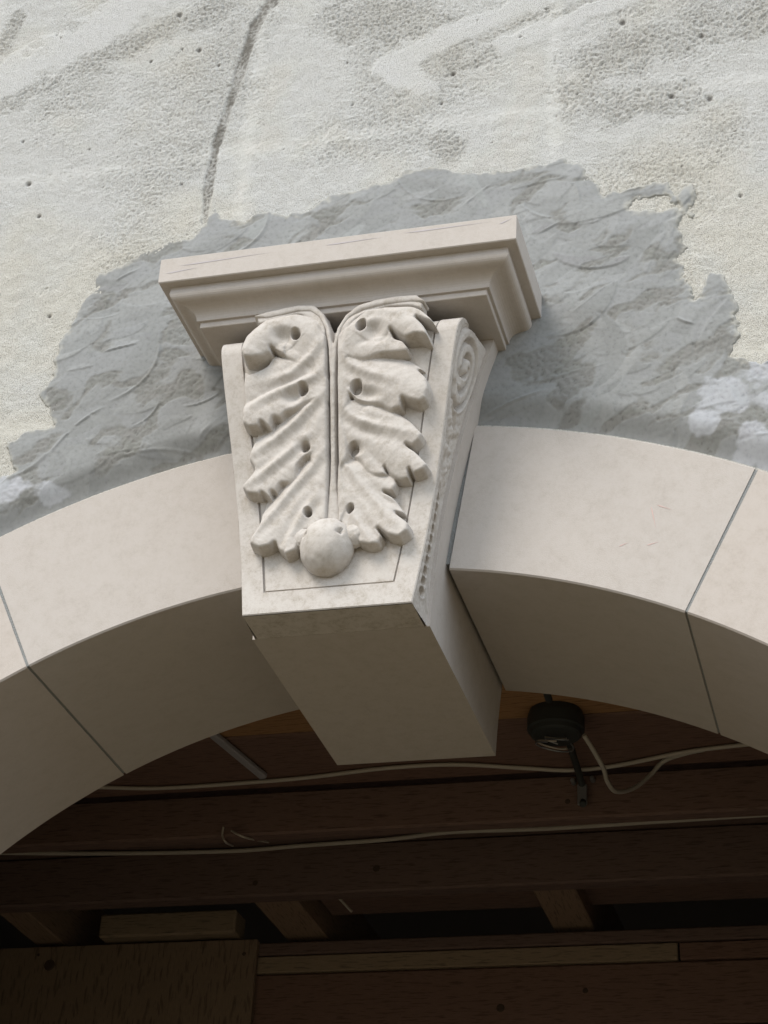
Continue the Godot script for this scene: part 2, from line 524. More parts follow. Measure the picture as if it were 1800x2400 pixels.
		for j in range(maxi(0, cj - k0), mini(mh, cj + k0 + 1)):
			for i in range(maxi(0, ci - k0), mini(mw, ci + k0 + 1)):
				var qx := (i - ci) * ms
				var qy := (j - cj) * ms
				var u := ca * qx + sa * qy
				var v := -sa * qx + ca * qy + bend * (ca * qx + sa * qy) * (ca * qx + sa * qy)
				var e := Vector2(u / la, v / lb).length()
				if e > 1.3: continue
				var k := j * mw + i
				var inn := smoothstep(1.0, 0.90 if v < 0.0 else 0.15, e)
				dab[k] = lerpf(dab[k], lift - tilt * v, inn * 0.85)
				tone[k] = lerpf(tone[k], shade, inn)
				if v < 0.0: dab[k] += lip * exp(-pow((e - 0.97) / 0.09, 2.0)) * smoothstep(0.3, 0.9, -v / lb)
	var whites := [[0.525, 3.15, 0.05, 0.03], [0.555, 3.07, 0.03, 0.05], [0.49, 3.12, 0.02, 0.02], [0.585, 3.19, 0.05, 0.03], [-0.55, 3.115, 0.035, 0.022], [-0.475, 3.105, 0.025, 0.016]]
	for j in mh:
		y = ay + 0.004 + j * ms
		for i in mw:
			x = ax + 0.004 + i * ms
			var k := j * mw + i
			var r := Vector2(x, y - YC).length()
			var fx := (x - ax) / cn
			var fy := (y - ay) / cn
			var ii := int(fx)
			var jj := int(fy)
			fx -= ii; fy -= jj
			var o := jj * cw + ii
			var s := lerpf(lerpf(sd[o], sd[o + 1], fx), lerpf(sd[o + cw], sd[o + cw + 1], fx), fy)
			if s < -0.03 or r < RE - 0.05:
				p[k] = Vector3(x, y, -0.02); continue
			var hole := minf(Vector2((x - 0.424) / 0.030, (y - 3.506) / 0.013).length() - 1.0, 3.0)
			s = minf(s, hole * 0.012)
			s = maxf(s, (1.0 - Vector2((x - 0.474) / 0.013, (y - 3.505) / 0.026).length()) * 0.012)
			s += 0.009 * edge.get_noise_2d(x, y)
			live[k] = 1
			var wu := 0.91 * x + 0.41 * y + 0.03 * swirl.get_noise_2d(x, y)
			var wv := -0.41 * x + 0.91 * y + 0.03 * swirl.get_noise_2d(x + 5.0, y)
			var dn := dry.get_noise_2d(wu * 0.7, wv * 1.7) + 1.2 * tone[k]
			var dr := smoothstep(0.10, 0.30, dn)
			var gr := edge.get_noise_2d(x * 3.0, y * 3.0)
			var z := 0.0055 + dab[k] + 0.0022 * swirl.get_noise_2d(x, y) - 0.0008 * dr + (0.0002 + 0.0010 * dr) * gr
			z = lerpf(-0.012, z, smoothstep(RE - 0.004, RE + 0.05, r))
			z += lerpf(-0.008, -0.002, smoothstep(-0.003, 0.002, s)) + 0.002 * smoothstep(0.0, 0.03, s)
			p[k] = Vector3(x, y, z)
			var c := Color(0.262, 0.27, 0.271) * (1.0 + 1.3 * tone[k])
			c = c.lerp(Color(0.195, 0.194, 0.182), dr * 0.75)
			c = c.lerp(Color(0.10, 0.098, 0.09), clampf((-gr - 0.32) * 5.0, 0.0, 1.0) * dr * 0.5)
			c = c.lerp(Color(0.44, 0.43, 0.385), smoothstep(0.008, 0.0, s + 0.006 * edge.get_noise_2d(x * 2.0, y * 2.0)) * 0.55)
			c.a = 1.0
			for w in whites:
				var d := Vector2((x - w[0]) / w[2], (y - w[1]) / w[3]).length() + 0.9 * edge.get_noise_2d(x * 0.6, y * 0.6) - 4.0 * tone[k]
				if d < 1.2: c = c.lerp(Color(0.42, 0.435, 0.47), smoothstep(1.1, 0.7, d) * 0.7)
			col[k] = c
	for j in mh - 1:
		for i in mw - 1:
			var k := j * mw + i
			keep[k] = live[k] & live[k + 1] & live[k + mw] & live[k + mw + 1]
	part("mortar_patch", grid_mesh(mw, mh, p, keep, col), M.mortar, t, "fresh grey trowelled mortar with a ragged edge round the keystone")

# ------------------------------------------------------------------ the arch ring
func ring_stone(a0: float, a1: float, r0: float, r1: float, z0: float, z1: float, ch: float) -> ArrayMesh:
	var b := MB.new()
	var prof := [Vector2(r0 + ch, z0), Vector2(r1 - ch, z0), Vector2(r1, z0 - ch), Vector2(r1, z1), Vector2(r0, z1), Vector2(r0, z0 - ch)]
	var nn := [Vector2(0, 1), Vector2(0.7, 0.7), Vector2(1, 0), Vector2(0, -1), Vector2(-1, 0), Vector2(-0.7, 0.7)]
	var steps := maxi(2, int((a1 - a0) / 0.012))
	for s in steps:
		var ta := lerpf(a0, a1, float(s) / steps)
		var tb := lerpf(a0, a1, float(s + 1) / steps)
		var da := Vector2(sin(ta), cos(ta))
		var db := Vector2(sin(tb), cos(tb))
		for k in 6:
			var p: Vector2 = prof[k]
			var q: Vector2 = prof[(k + 1) % 6]
			var m: Vector2 = nn[k]
			b.quad(Vector3(da.x * p.x, YC + da.y * p.x, p.y), Vector3(db.x * p.x, YC + db.y * p.x, p.y), Vector3(db.x * q.x, YC + db.y * q.x, q.y), Vector3(da.x * q.x, YC + da.y * q.x, q.y),
				Vector3(da.x * m.x, da.y * m.x, m.y), Vector3(db.x * m.x, db.y * m.x, m.y), Vector3(db.x * m.x, db.y * m.x, m.y), Vector3(da.x * m.x, da.y * m.x, m.y))
	for e in [[a0, -1.0], [a1, 1.0]]:
		var d := Vector2(sin(e[0]), cos(e[0]))
		var m: Vector3 = Vector3(d.y, -d.x, 0) * e[1]
		for k in range(1, 5):
			var f := []
			for q in [prof[0], prof[k], prof[k + 1]]: f.append(Vector3(d.x * q.x, YC + d.y * q.x, q.y))
			b.tri(f[0], f[1], f[2], m, m, m)
	return b.mesh()

func arch():
	var t := thing("stone_arch", "smooth cream stone arch of wedge blocks on either side of the keystone", "arch")
	var gap := 0.0019
	var right := [0.1275, 0.4455, 0.79, 1.15, PI / 2]
	var left := [-0.127, -0.4609, -0.80, -1.16, -PI / 2]
	var n := 0
	for side in [left, right]:
		for k in 4:
			var a := minf(side[k], side[k + 1]) + (gap if k > 0 or side == right else 0.0)
			var b := maxf(side[k], side[k + 1]) - (gap if k > 0 or side == right else 0.0)
			if k == 0 and side == left: a += gap
			part("voussoir", ring_stone(a, b, RI, RE, ZARCH, ZBACK, 0.0022), M.vous[n % 4], t)
			n += 1
			if k > 0: part("mortar_joint", ring_stone(side[k] - gap - 0.0004, side[k] + gap + 0.0004, RI + 0.0015, RE - 0.002, ZARCH - 0.0012, ZBACK + 0.003, 0.0005), M.joint, t)
	part("mortar_joint", ring_stone(0.112, 0.130, RI + 0.010, RE - 0.002, ZARCH - 0.004, ZBACK + 0.004, 0.0005), M.joint, t)
	for s in [-1, 1]:
		for k in 4:
			var h := YC / 4.0
			var b := MB.new()
			b.box(Vector3(s * (RI + RE) * 0.5, (k + 0.5) * h, (ZARCH + ZBACK) * 0.5), Vector3(RE - RI, h - 0.004, ZARCH - ZBACK), 0.0022)
			part("jamb_block", b.mesh(), M.vous[(k + 2) % 4], t)
	# faint crayon strokes left by the mason
	for q in [[0.411, 2.994, 0.417, 2.957], [0.419, 2.995, 0.440, 2.985], [0.367, 2.936, 0.381, 2.941], [0.404, 2.934, 0.421, 2.938]]:
		var cr := MB.new()
		stroke(cr, Vector2(q[0], q[1]), Vector2(q[2], q[3]), 0.0014, ZARCH + 0.0004)
		part("crayon_mark", cr.mesh(), M.pink, t)

func stroke(b: MB, p: Vector2, q: Vector2, w: float, z: float):
	var o := (q - p).orthogonal().normalized() * w * 0.5
	var n := Vector3(0, 0, 1)
	var e := (q - p) * 0.2
	b.quad(Vector3(p.x, p.y, z), Vector3(p.x + e.x + o.x, p.y + e.y + o.y, z), Vector3(q.x, q.y, z), Vector3(p.x + e.x - o.x, p.y + e.y - o.y, z), n, n, n, n)

# ------------------------------------------------------------------ the keystone
func ledge(prof: Array) -> ArrayMesh:     # profile of (height, inset) swept round three sides
	var b := MB.new()
	var zw := -0.02
	for k in prof.size() - 1:
		var y0: float = prof[k][0]
		var y1: float = prof[k + 1][0]
		var x0: float = 0.26 - prof[k][1]
		var x1: float = 0.26 - prof[k + 1][1]
		var z0: float = 0.1881 - prof[k][1]
		var z1: float = 0.1881 - prof[k + 1][1]
		var d := Vector2(x1 - x0, y1 - y0).normalized()
		var m := Vector2(-d.y, d.x)
		var nf := Vector3(0, m.y, m.x)
		b.quad(Vector3(-x0, y0, z0), Vector3(x0, y0, z0), Vector3(x1, y1, z1), Vector3(-x1, y1, z1), nf, nf, nf, nf)
		for s in [-1, 1]:
			var ns = Vector3(s * m.x, m.y, 0)
			b.quad(Vector3(s * x0, y0, z0), Vector3(s * x0, y0, zw), Vector3(s * x1, y1, zw), Vector3(s * x1, y1, z1), ns, ns, ns, ns)
	for e in [[prof[0], 1.0], [prof[prof.size() - 1], -1.0]]:
		var hx: float = 0.26 - e[0][1]
		var hz: float = 0.1881 - e[0][1]
		var yy: float = e[0][0]
		var m = Vector3(0, e[1], 0)
		b.quad(Vector3(-hx, yy, zw), Vector3(hx, yy, zw), Vector3(hx, yy, hz), Vector3(-hx, yy, hz), m, m, m, m)
	return b.mesh()

const LX0 := -0.186
const LY0 := 2.834
const LS := 0.001
const LNX := 372
const LNY := 486

func chaikin(p: PackedVector2Array) -> PackedVector2Array:
	var o := PackedVector2Array()
	for k in p.size():
		var q := p[(k + 1) % p.size()]
		o.append(p[k].lerp(q, 0.13)); o.append(p[k].lerp(q, 0.87))
	return o

func carve(lobes: Array, ridges: Array, eyes: Array, side: float) -> PackedFloat32Array:
	var h := PackedFloat32Array()
	h.resize(LNX * LNY); h.fill(-0.008)
	for lobe in lobes:
		var poly := chaikin(pts2(lobe[0], 0.0001))
		var lo := poly[0]
		var hi := poly[0]
		for q in poly: lo = lo.min(q); hi = hi.max(q)
		var axes := []
		for f in lobe[1]: axes.append(pts2(f[0], 0.0001))
		var i0 := maxi(0, int((lo.x - 0.002 - LX0) / LS))
		var i1 := mini(LNX - 1, int((hi.x + 0.002 - LX0) / LS))
		var j0 := maxi(0, int((lo.y - 0.002 + YK - LY0) / LS))
		var j1 := mini(LNY - 1, int((hi.y + 0.002 + YK - LY0) / LS))
		for j in range(j0, j1 + 1):
			for i in range(i0, i1 + 1):
				var p := Vector2(LX0 + i * LS, LY0 + j * LS - YK)
				var s := sdist(poly, p)
				if s < -0.0009: continue
				var top := -1.0
				for a in axes.size():
					var ax: PackedVector2Array = axes[a]
					var f = lobe[1][a]
					var best := 1e9
					var at := 0.0
					var sg := 0.0
					for k in ax.size() - 1:
						var d := ax[k + 1] - ax[k]
						var e := p - ax[k]
						var w := clampf(e.dot(d) / d.length_squared(), 0.0, 1.0)
						var q := e - d * w
						if q.length_squared() < best:
							best = q.length_squared(); at = (k + w) / (ax.size() - 1); sg = d.cross(e) * side
					var dist := sqrt(best)
					var hf: float = lerpf(f[1], f[2], at) * 0.00118
					if sg > 0.0: hf *= 1.0 - 0.56 * minf(pow(dist / (f[3] * 0.0011), 1.8), 1.6)
					else:
						var g: float = dist / (f[4] * 0.001)
						hf *= 1.0 - 0.22 * minf(g * g, 1.7)
					var kk := 0.0022
					var hh := clampf(0.5 + 0.5 * (hf - top) / kk, 0.0, 1.0)
					top = lerpf(top, hf, hh) + kk * hh * (1.0 - hh) if top > -0.5 else hf
				var e2 := clampf(s / 0.0048, 0.0, 1.0)
				top *= 0.56 + 0.44 * sqrt(1.0 - (1.0 - e2) * (1.0 - e2))
				top = lerpf(-0.008, top, smoothstep(-0.0008, 0.0008, s))
				var o := j * LNX + i
				if top > h[o]: h[o] = top
	# raised pipes that run from the stem into the lobes, with a hollow below each
	for q in ridges:
		var ax := pts2(q, 0.0001)
		for j in LNY:
			var y := LY0 + j * LS - YK
			for i in LNX:
				var o := j * LNX + i
				if h[o] < 0.002: continue
				var p := Vector2(LX0 + i * LS, y)
				if p.distance_to(ax[ax.size() / 2]) > 0.085: continue
				var best := 1e9
				var at := 0.0
				var sg := 0.0
				for k in ax.size() - 1:
					var d := ax[k + 1] - ax[k]
					var e := p - ax[k]
					var w := clampf(e.dot(d) / d.length_squared(), 0.0, 1.0)
					var l := (e - d * w).length()
					if l < best: best = l; at = (k + w) / (ax.size() - 1); sg = signf(d.cross(e) * side)
				if best > 0.028: continue
				var dd := best * sg
				var f := sqrt(sin(PI * clampf(at, 0.02, 0.98)))
				h[o] = maxf(0.002, h[o] + 0.72 * f * (0.0036 * exp(-pow(dd / 0.0052, 2.0)) - 0.0032 * exp(-pow((dd + 0.0115) / 0.0065, 2.0)) - 0.0015 * exp(-pow((dd - 0.0105) / 0.005, 2.0))))
	for e in eyes:
		var c := Vector2(e[0], e[1]) * 0.0001
		var rx: float = e[2] * 0.0001 * (2.6 if e[5] >= 1.0 else 2.2)
		var ry: float = e[3] * 0.0001 * (2.4 if e[5] >= 1.0 else 3.4)
		var rot := deg_to_rad(-e[4])
		var reach := maxf(rx, ry) * 1.7
		for j in range(maxi(0, int((c.y - reach + YK - LY0) / LS)), mini(LNY, int((c.y + reach + YK - LY0) / LS))):
			for i in range(maxi(0, int((c.x - reach - LX0) / LS)), mini(LNX, int((c.x + reach - LX0) / LS))):
				var q := (Vector2(LX0 + i * LS, LY0 + j * LS - YK) - c).rotated(-rot)
				var d := Vector2(q.x / rx, q.y / ry).length()
				var o := j * LNX + i
				if h[o] < -0.0078: continue
				if e[5] >= 1.0:
					h[o] = lerpf(h[o], -0.016, smoothstep(1.3, 0.55, d))
				else: h[o] -= e[5] * 0.0125 * smoothstep(1.25, 0.0, d)
	return h

func carved_mesh(h: PackedFloat32Array, rough: float) -> ArrayMesh:
	var nz := fnoise(61, 60.0, FastNoiseLite.TYPE_SIMPLEX_SMOOTH, 3)
	var p := PackedVector3Array(); p.resize(LNX * LNY)
	var keep := PackedByteArray(); keep.resize(LNX * LNY)
	for j in LNY:
		var y := LY0 + j * LS
		var zl := zleaf(y)
		for i in LNX:
			var o := j * LNX + i
			var v := h[o]
			if i > 0 and j > 0 and i < LNX - 1 and j < LNY - 1:
				v = 0.36 * v + 0.11 * (h[o - 1] + h[o + 1] + h[o - LNX] + h[o + LNX]) + 0.05 * (h[o - LNX - 1] + h[o - LNX + 1] + h[o + LNX - 1] + h[o + LNX + 1])
			var x := LX0 + i * LS
			if v > 0.001:
				var q := Vector2(x, y).rotated(0.75 if x < -0.004 else -0.70)
				v += rough * (nz.get_noise_2d(x, y) + 1.3 * nz.get_noise_2d(q.x * 0.25 + 5.0, q.y * 1.1))
			p[o] = Vector3(x, y, zl + v)
	for j in LNY - 1:
		for i in LNX - 1:
			var o := j * LNX + i
			keep[o] = 1 if maxf(maxf(h[o], h[o + 1]), maxf(h[o + LNX], h[o + LNX + 1])) > -0.0079 else 0
	return grid_mesh(LNX, LNY, p, keep)

func rib(h: PackedFloat32Array, path: PackedVector2Array):
	var len := path.size() - 1
	for k in len:
		var a := path[k]
		var b := path[k + 1]
		var lo := a.min(b) - Vector2(0.014, 0.014)
		var hi := a.max(b) + Vector2(0.014, 0.014)
		for j in range(maxi(0, int((lo.y + YK - LY0) / LS)), mini(LNY, int((hi.y + YK - LY0) / LS))):
			for i in range(maxi(0, int((lo.x - LX0) / LS)), mini(LNX, int((hi.x - LX0) / LS))):
				var p := Vector2(LX0 + i * LS, LY0 + j * LS - YK)
				var d := b - a
				var w := clampf((p - a).dot(d) / d.length_squared(), 0.0, 1.0)
				var t := (k + w) / len
				var r := lerpf(0.0105, 0.0043, smoothstep(0.0, 0.14, t)) + 0.0034 * smoothstep(0.45, 0.75, t)
				if k == len - 1: r *= 1.0 - 0.7 * w
				var q := p.distance_to(a + d * w) / r
				if q > 1.15: continue
				var top := lerpf(0.0115, 0.0165, smoothstep(0.3, 0.75, t))
				var v := top * (0.55 + 0.45 * sqrt(maxf(0.0, 1.0 - q * q)))
				v = lerpf(-0.008, v, smoothstep(1.12, 0.94, q))
				var o := j * LNX + i
				if v > h[o]: h[o] = v

func keystone():
	var t := thing("carved_keystone", "carved stone keystone with acanthus leaves under a moulded ledge", "keystone")
	# body through the whole arch
	var b := MB.new()
	var zs := 0.034
	var rows := 24
	var ytop := 3.285
	for k in rows:
		var y0 := lerpf(YK, ytop, float(k) / rows)
		var y1 := lerpf(YK, ytop, float(k + 1) / rows)
		var x0 := wbody(y0)
		var x1 := wbody(y1)
		for s in [-1, 1]:
			var m = Vector3(s, -(x1 - x0) / (y1 - y0), 0).normalized()
			b.quad(Vector3(s * x0, y0, zs), Vector3(s * x1, y1, zs), Vector3(s * x1, y1, ZBACK), Vector3(s * x0, y0, ZBACK), m, m, m, m)
		for z in [zs, ZBACK]:
			var m := Vector3(0, 0, 1 if z > 0 else -1)
			b.quad(Vector3(-x0, y0, z), Vector3(x0, y0, z), Vector3(x1, y1, z), Vector3(-x1, y1, z), m, m, m, m)
	var wk := wbody(YK)
	b.flat([Vector3(-wk, YK, zs), Vector3(wk, YK, zs), Vector3(wk, YK, ZBACK), Vector3(-wk, YK, ZBACK)], Vector3(0, 3, 0))
	var wt := wbody(ytop)
	b.flat([Vector3(-wt, ytop, zs), Vector3(wt, ytop, zs), Vector3(wt, ytop, ZBACK), Vector3(-wt, ytop, ZBACK)], Vector3(0, 3, 0))
	part("keystone_body", b.mesh(), M.slab, t)

	# front of the console: a frame round a sunk panel, its top edge rolled back
	var cols := []
	for s in [[0.0, -0.0016], [0.0016, 0.0], [0.0302, 0.0], [0.0308, -0.0050], [0.0322, -0.0050], [0.0334, -0.0016]]: cols.append(s)
	var yr := [YK, YK + 0.0015, YK + 0.0338, YK + 0.0344, YK + 0.0358, YK + 0.0370]
	for k in range(1, 41): yr.append(lerpf(YK + 0.0370, 3.216, k / 40.0))
	for k in range(1, 11): yr.append(3.216 + 0.036 * sin(PI / 2 * k / 10.0))
	var nx := 16
	var ny := yr.size()
	var p := PackedVector3Array(); p.resize(nx * (ny + 1))
	for j in ny + 1:
		var y: float = yr[mini(j, ny - 1)]
		var w := wface(y)
		for i in nx:
			var x := 0.0
			var dz := -0.0016
			if i < 6: x = -w + cols[i][0]; dz = cols[i][1]
			elif i > 9: x = w - cols[15 - i][0]; dz = cols[15 - i][1]
			else: x = lerpf(-w + 0.0334, w - 0.0334, (i - 5) / 5.0)
			if j < 3 and i > 1 and i < 14: dz = 0.0
			elif (j == 3 or j == 4) and i > 2 and i < 13: dz = -0.0050
			if j == 0: dz -= 0.0015
			var z := zroll(y) + dz
			if j == ny: z = 0.0
			p[j * nx + i] = Vector3(x, y, z)
	# flat-shaded, so that the sunk step stays crisp
	b = MB.new()
	for j in ny:
		for i in nx - 1:
			var o := j * nx + i
			b.flat([p[o], p[o + 1], p[o + nx + 1], p[o + nx]], Vector3(0, 3.0, -0.5))
	var wb := wface(YK)
	b.flat([Vector3(-wb, YK, zface(YK) - 0.0031), Vector3(wb, YK, zface(YK) - 0.0031), Vector3(wb, YK, zs + 0.0005), Vector3(-wb, YK, zs + 0.0005)], Vector3(0, 3, 0.05))
	part("sunk_panel", b.mesh(), M.carved, t)

	# carved sides: rolled scroll above, row of drilled beads below
	var rel := fnoise(63, 55.0, FastNoiseLite.TYPE_SIMPLEX_SMOOTH, 2)
	var sy := 290
	var sx := 64
	for side in [-1, 1]:
		p = PackedVector3Array(); p.resize(sx * sy)
		for j in sy:
			var y := lerpf(YK, 3.2515, float(j) / (sy - 1))
			var zf := zroll(y) - 0.0016
			for i in sx:
				var f := float(i) / (sx - 1)
				var z := lerpf(zs - 0.004, zf, f)
				var base := lerpf(wbody(y) - 0.004, wface(y), smoothstep(0.0, 1.0, f))
				var back := zf - z
				var hgt := -0.0016 * smoothstep(0.011, 0.014, back) * smoothstep(YK + 0.02, YK + 0.07, y)
				# scroll
				var q := Vector2((y - 3.186) / 0.061, (z - 0.083) / 0.043)
				var rr := q.length()
				if rr < 1.15 and back > 0.010:
					var an := atan2(q.y, q.x)
					var arm := fposmod(rr * 2.6 + an / TAU * side * 1.0, 1.0)
					var ring := smoothstep(0.0, 0.22, arm) * smoothstep(1.0, 0.62, arm)
					hgt = lerpf(hgt, -0.0090 + 0.0102 * ring + 0.004 * smoothstep(0.4, 0.1, rr), smoothstep(1.12, 1.02, rr))
					hgt -= 0.006 * smoothstep(0.30, 0.12, q.distance_to(Vector2(-0.78, 0.62))) + 0.005 * smoothstep(0.28, 0.1, q.distance_to(Vector2(-0.30, 0.34)))
				# leafage between scroll and beads
				if y < 3.13 and y > 2.99 and back > 0.012 and f > 0.12:
					var wv := sin((y - z * 0.9) * 150.0) * 0.5 + rel.get_noise_2d(y * 0.8, z)
					hgt += 0.0045 * (wv - 0.45) * smoothstep(3.13, 3.11, y) * smoothstep(2.99, 3.01, y)
				# drilled holes along the edge
				if y < 3.0:
					for k in 11:
						var hy := 2.846 + k * 0.0158
						if absf(y - hy) > 0.014: continue
						var zc := lerpf(zs, zface(hy), 0.60)
						var dd := Vector2((y - hy + (z - zc) * 0.15) / 0.0054, (z - zc) / 0.0110).length()
						hgt -= 0.013 * smoothstep(1.2, 0.6, dd)
						hgt += 0.0012 * smoothstep(0.5, 0.0, absf(dd - 1.45))
				hgt += 0.0006 * rel.get_noise_2d(y * 3.0, z * 3.0)
				if i == 0: hgt = -0.02
				p[j * sx + i] = Vector3(side * (base + hgt), y, z)
		part("side_scroll", grid_mesh(sx, sy, p, PackedByteArray(), PackedColorArray(), side > 0), M.carved, t)

	# acanthus leaves
	part("acanthus_leaf", carved_mesh(carve([
		[[-1241,4570,-1066,4594,-861,4626,-617,4670,-403,4632,-241,4436,-143,4181,-135,3873,-256,4048,-370,4386,-593,4507,-937,4433,-1161,4385],
			[[[-178,4111,-408,4520,-689,4597,-1177,4500], 10, 11, 40, 40]]],
		[[-110,4008,-47,1274,-138,1283,-285,1447,-277,1699,-248,2008,-344,2243,-317,2444,-271,2823,-359,3036,-325,3278,-268,3522,-420,3821,-463,4054,-348,4265,-203,4142],
			[[[-243,4198,-219,3225,-215,2615,-172,1372], 14.5, 14, 26, 34]]],
		[[-149,3777,-181,4053,-240,4262,-337,4398,-523,4475,-688,4468,-912,4433,-1114,4381,-1226,4282,-1297,4132,-1324,3968,-1331,3810,-1275,3726,-1139,3695,-997,3744,-893,3824,-913,3916,-837,3851,-667,3731,-500,3603,-293,3494],
			[[[-222,3831,-340,4124,-629,4334,-953,4263,-1138,4037,-1229,3843], 15, 27, 20, 24], [[-196,3653,-421,3701,-670,3797], 14, 12, 14, 22]]],
		[[-145,3874,-113,3231,-356,3382,-721,3256,-1026,3124,-1281,3069,-1315,3363,-1324,3663,-1223,3586,-1080,3634,-979,3688,-905,3878,-609,3709],
			[[[-155,3528,-401,3598,-727,3529,-1032,3437,-1278,3380], 13, 10, 30, 40]]],
		[[-80,3404,-77,3014,-216,3049,-377,3026,-498,2947,-680,2895,-740,2820,-842,2861,-890,2694,-1014,2808,-1044,2734,-1186,2720,-1290,2796,-1304,2961,-1296,3352,-1019,3532,-715,3647,-330,3775],
			[[[-128,3368,-320,3348,-663,3190,-947,3056,-1211,2910], 14, 20, 21, 60]]],
		[[-80,3081,-64,2290,-292,2293,-411,2244,-489,2150,-503,1966,-591,1887,-721,1900,-786,1765,-854,1803,-855,1673,-987,1785,-1015,1742,-1188,1769,-1275,1876,-1209,1995,-1110,2160,-1200,2293,-1198,2364,-1169,2514,-1128,2724,-989,2913,-604,3056,-301,3146],
			[[[-128,3086,-319,2965,-519,2763,-839,2511,-1120,2366], 13, 15, 18, 60], [[-295,2557,-652,2268,-987,2014,-1203,1869], 14, 19, 22, 40]]],
		[[-61,2284,-52,1770,-54,1264,-359,1143,-387,994,-430,846,-565,778,-697,894,-743,1007,-806,944,-951,901,-1103,999,-1101,1064,-984,1291,-1013,1486,-967,1714,-867,1851,-701,1980,-516,2167,-270,2367],
			[[[-118,2250,-302,2023,-551,1736,-792,1401,-1026,1067], 12, 21, 18, 34], [[-231,1683,-413,1363,-558,924], 13, 19, 16, 30]]]], [[-177,3941,-331,3716,-631,3494,-1040,3413], [-153,3503,-324,3375,-668,3268,-1013,3141,-1237,3021], [-129,3168,-299,3003,-520,2783,-840,2542,-1101,2395], [-296,2618,-574,2383,-890,2128,-1145,1926], [-113,2356,-288,2109,-556,1784,-798,1450,-1036,1150], [-205,1707,-379,1408,-549,1016]], [[-562,4087,22,32,-25,1], [-743,4080,80,38,8,0.7], [-426,3231,22,32,-20,1], [-547,3142,84,36,-32,0.75], [-387,2406,19,27,-15,1], [-447,2426,52,36,-30,0.6], [-320,1429,17,25,-10,1]], -1.0), 0.00042), M.carved, t)
	part("acanthus_leaf", carved_mesh(carve([
		[[1234,4465,1086,4532,842,4544,558,4534,320,4472,150,4333,55,4140,35,3852,136,3974,261,4238,450,4396,750,4445,1057,4409,1226,4315],
			[[[52,4031,175,4290,542,4493,1156,4435], 10, 11, 40, 40]]],
		[[30,3990,87,1261,140,1235,248,1500,214,1776,118,2053,215,2187,212,2450,141,2780,231,2993,256,3296,176,3577,317,3797,309,4023,165,4140,65,4055],
			[[[146,4118,160,3184,158,2577,173,1338], 14.5, 14, 34, 26]]],
		[[73,3673,82,3891,139,4067,267,4250,479,4377,780,4411,1087,4354,1256,4231,1394,4063,1460,3946,1306,4035,1152,4133,1298,3942,1366,3792,1375,3716,1212,3788,1033,3781,912,3865,798,3998,852,3857,993,3778,1074,3656,1055,3594,856,3607,676,3622,417,3568],
			[[[112,3711,211,4057,491,4242,898,4195,1168,3977,1310,3804], 15, 27, 18, 24], [[728,4311,1135,4249,1426,3985], 18, 21, 14, 20], [[171,3769,434,3759,715,3736,1015,3656], 14, 17, 14, 24]]],
		[[56,3772,402,3665,843,3656,1102,3540,1293,3359,1173,3387,1298,3250,1359,3061,1318,2885,1215,2828,1059,2893,971,2952,970,2812,802,2784,664,2885,505,2932,326,2997,226,3103,48,3041],
			[[[80,3618,305,3382,605,3266,903,3151,1197,2978], 13, 20, 30, 34], [[216,3166,306,3024,505,2932,704,2880,901,2799], 15, 13, 5, 9]]],
		[[48,3062,306,3054,605,2951,920,2787,1086,2640,1264,2411,1231,2320,1114,2242,1007,2301,1173,2159,1342,1949,1291,1868,1136,1822,1067,1930,1079,1777,924,1782,785,1893,715,2023,770,1880,610,1875,461,1962,370,2139,250,2253,54,2171],
			[[[68,2918,306,2671,703,2369,997,2116,1251,1923], 13, 20, 26, 26], [[505,2771,860,2573,1173,2370], 14, 18, 18, 22], [[367,2342,548,2080,688,1902], 13, 15, 16, 22]]],
		[[48,2172,288,2330,478,2138,657,2008,854,1886,901,1737,853,1623,693,1668,871,1552,1038,1300,868,1342,1092,1129,1108,994,976,889,819,947,657,1097,735,971,694,851,577,826,419,889,334,1010,147,1201,57,1550],
			[[[77,2026,320,1733,625,1367,1008,1008], 12, 21, 22, 24], [[313,2002,553,1813,828,1703], 13, 14, 16, 18], [[211,1492,402,1176,593,877], 12, 18, 16, 22]]]], [[68,3821,220,3544,503,3366,841,3225], [83,3023,264,2782,601,2566,994,2324], [323,2695,660,2600,1092,2415], [88,2255,271,1971,515,1657,923,1130], [184,1585,355,1272,547,952], [115,4164,286,4307,566,4358,981,4216]], [[387,4104,22,34,15,1], [588,4022,76,41,-5,0.7], [330,3185,26,38,10,1], [500,3075,88,31,14,0.6], [283,2326,22,30,15,1], [323,2297,48,34,35,0.55], [270,1435,17,25,5,1]], 1.0), 0.00042), M.carved, t)
	var hs := PackedFloat32Array()
	hs.resize(LNX * LNY); hs.fill(-0.008)
	rib(hs, pts2([23,1230,-4,1782,-21,2601,-34,3417,-65,3851,-123,4163,-233,4418,-390,4588,-603,4618,-847,4575,-1053,4550,-1218,4531], 0.0001))
	rib(hs, pts2([31,1230,4,1781,-13,2600,-22,3416,-4,3843,50,4139,155,4343,324,4483,563,4539,846,4555,1090,4543,1240,4446], 0.0001))
	part("leaf_stem", carved_mesh(hs, 0.0004), M.carved, t)
	b = MB.new()
	var bn := fnoise(65, 0.06, FastNoiseLite.TYPE_SIMPLEX_SMOOTH, 4)
	b.ball(Vector3(-0.0039, 2.9073, 0.1040), Vector3(0.0365, 0.0415, 0.033), bn, 0.03, [Vector4(-0.75, 0.28, 0.62, 0.13), Vector4(0.66, 0.25, 0.7, 0.13)])
	part("bud", b.mesh(), M.carved, t)
	for q in [Vector3(0.031, 2.921, 0.104), Vector3(-0.037, 2.921, 0.104)]:
		b = MB.new()
		b.ball(q, Vector3(0.020, 0.017, 0.014), bn, 0.08)
		part("bud_collar", b.mesh(), M.carved, t)

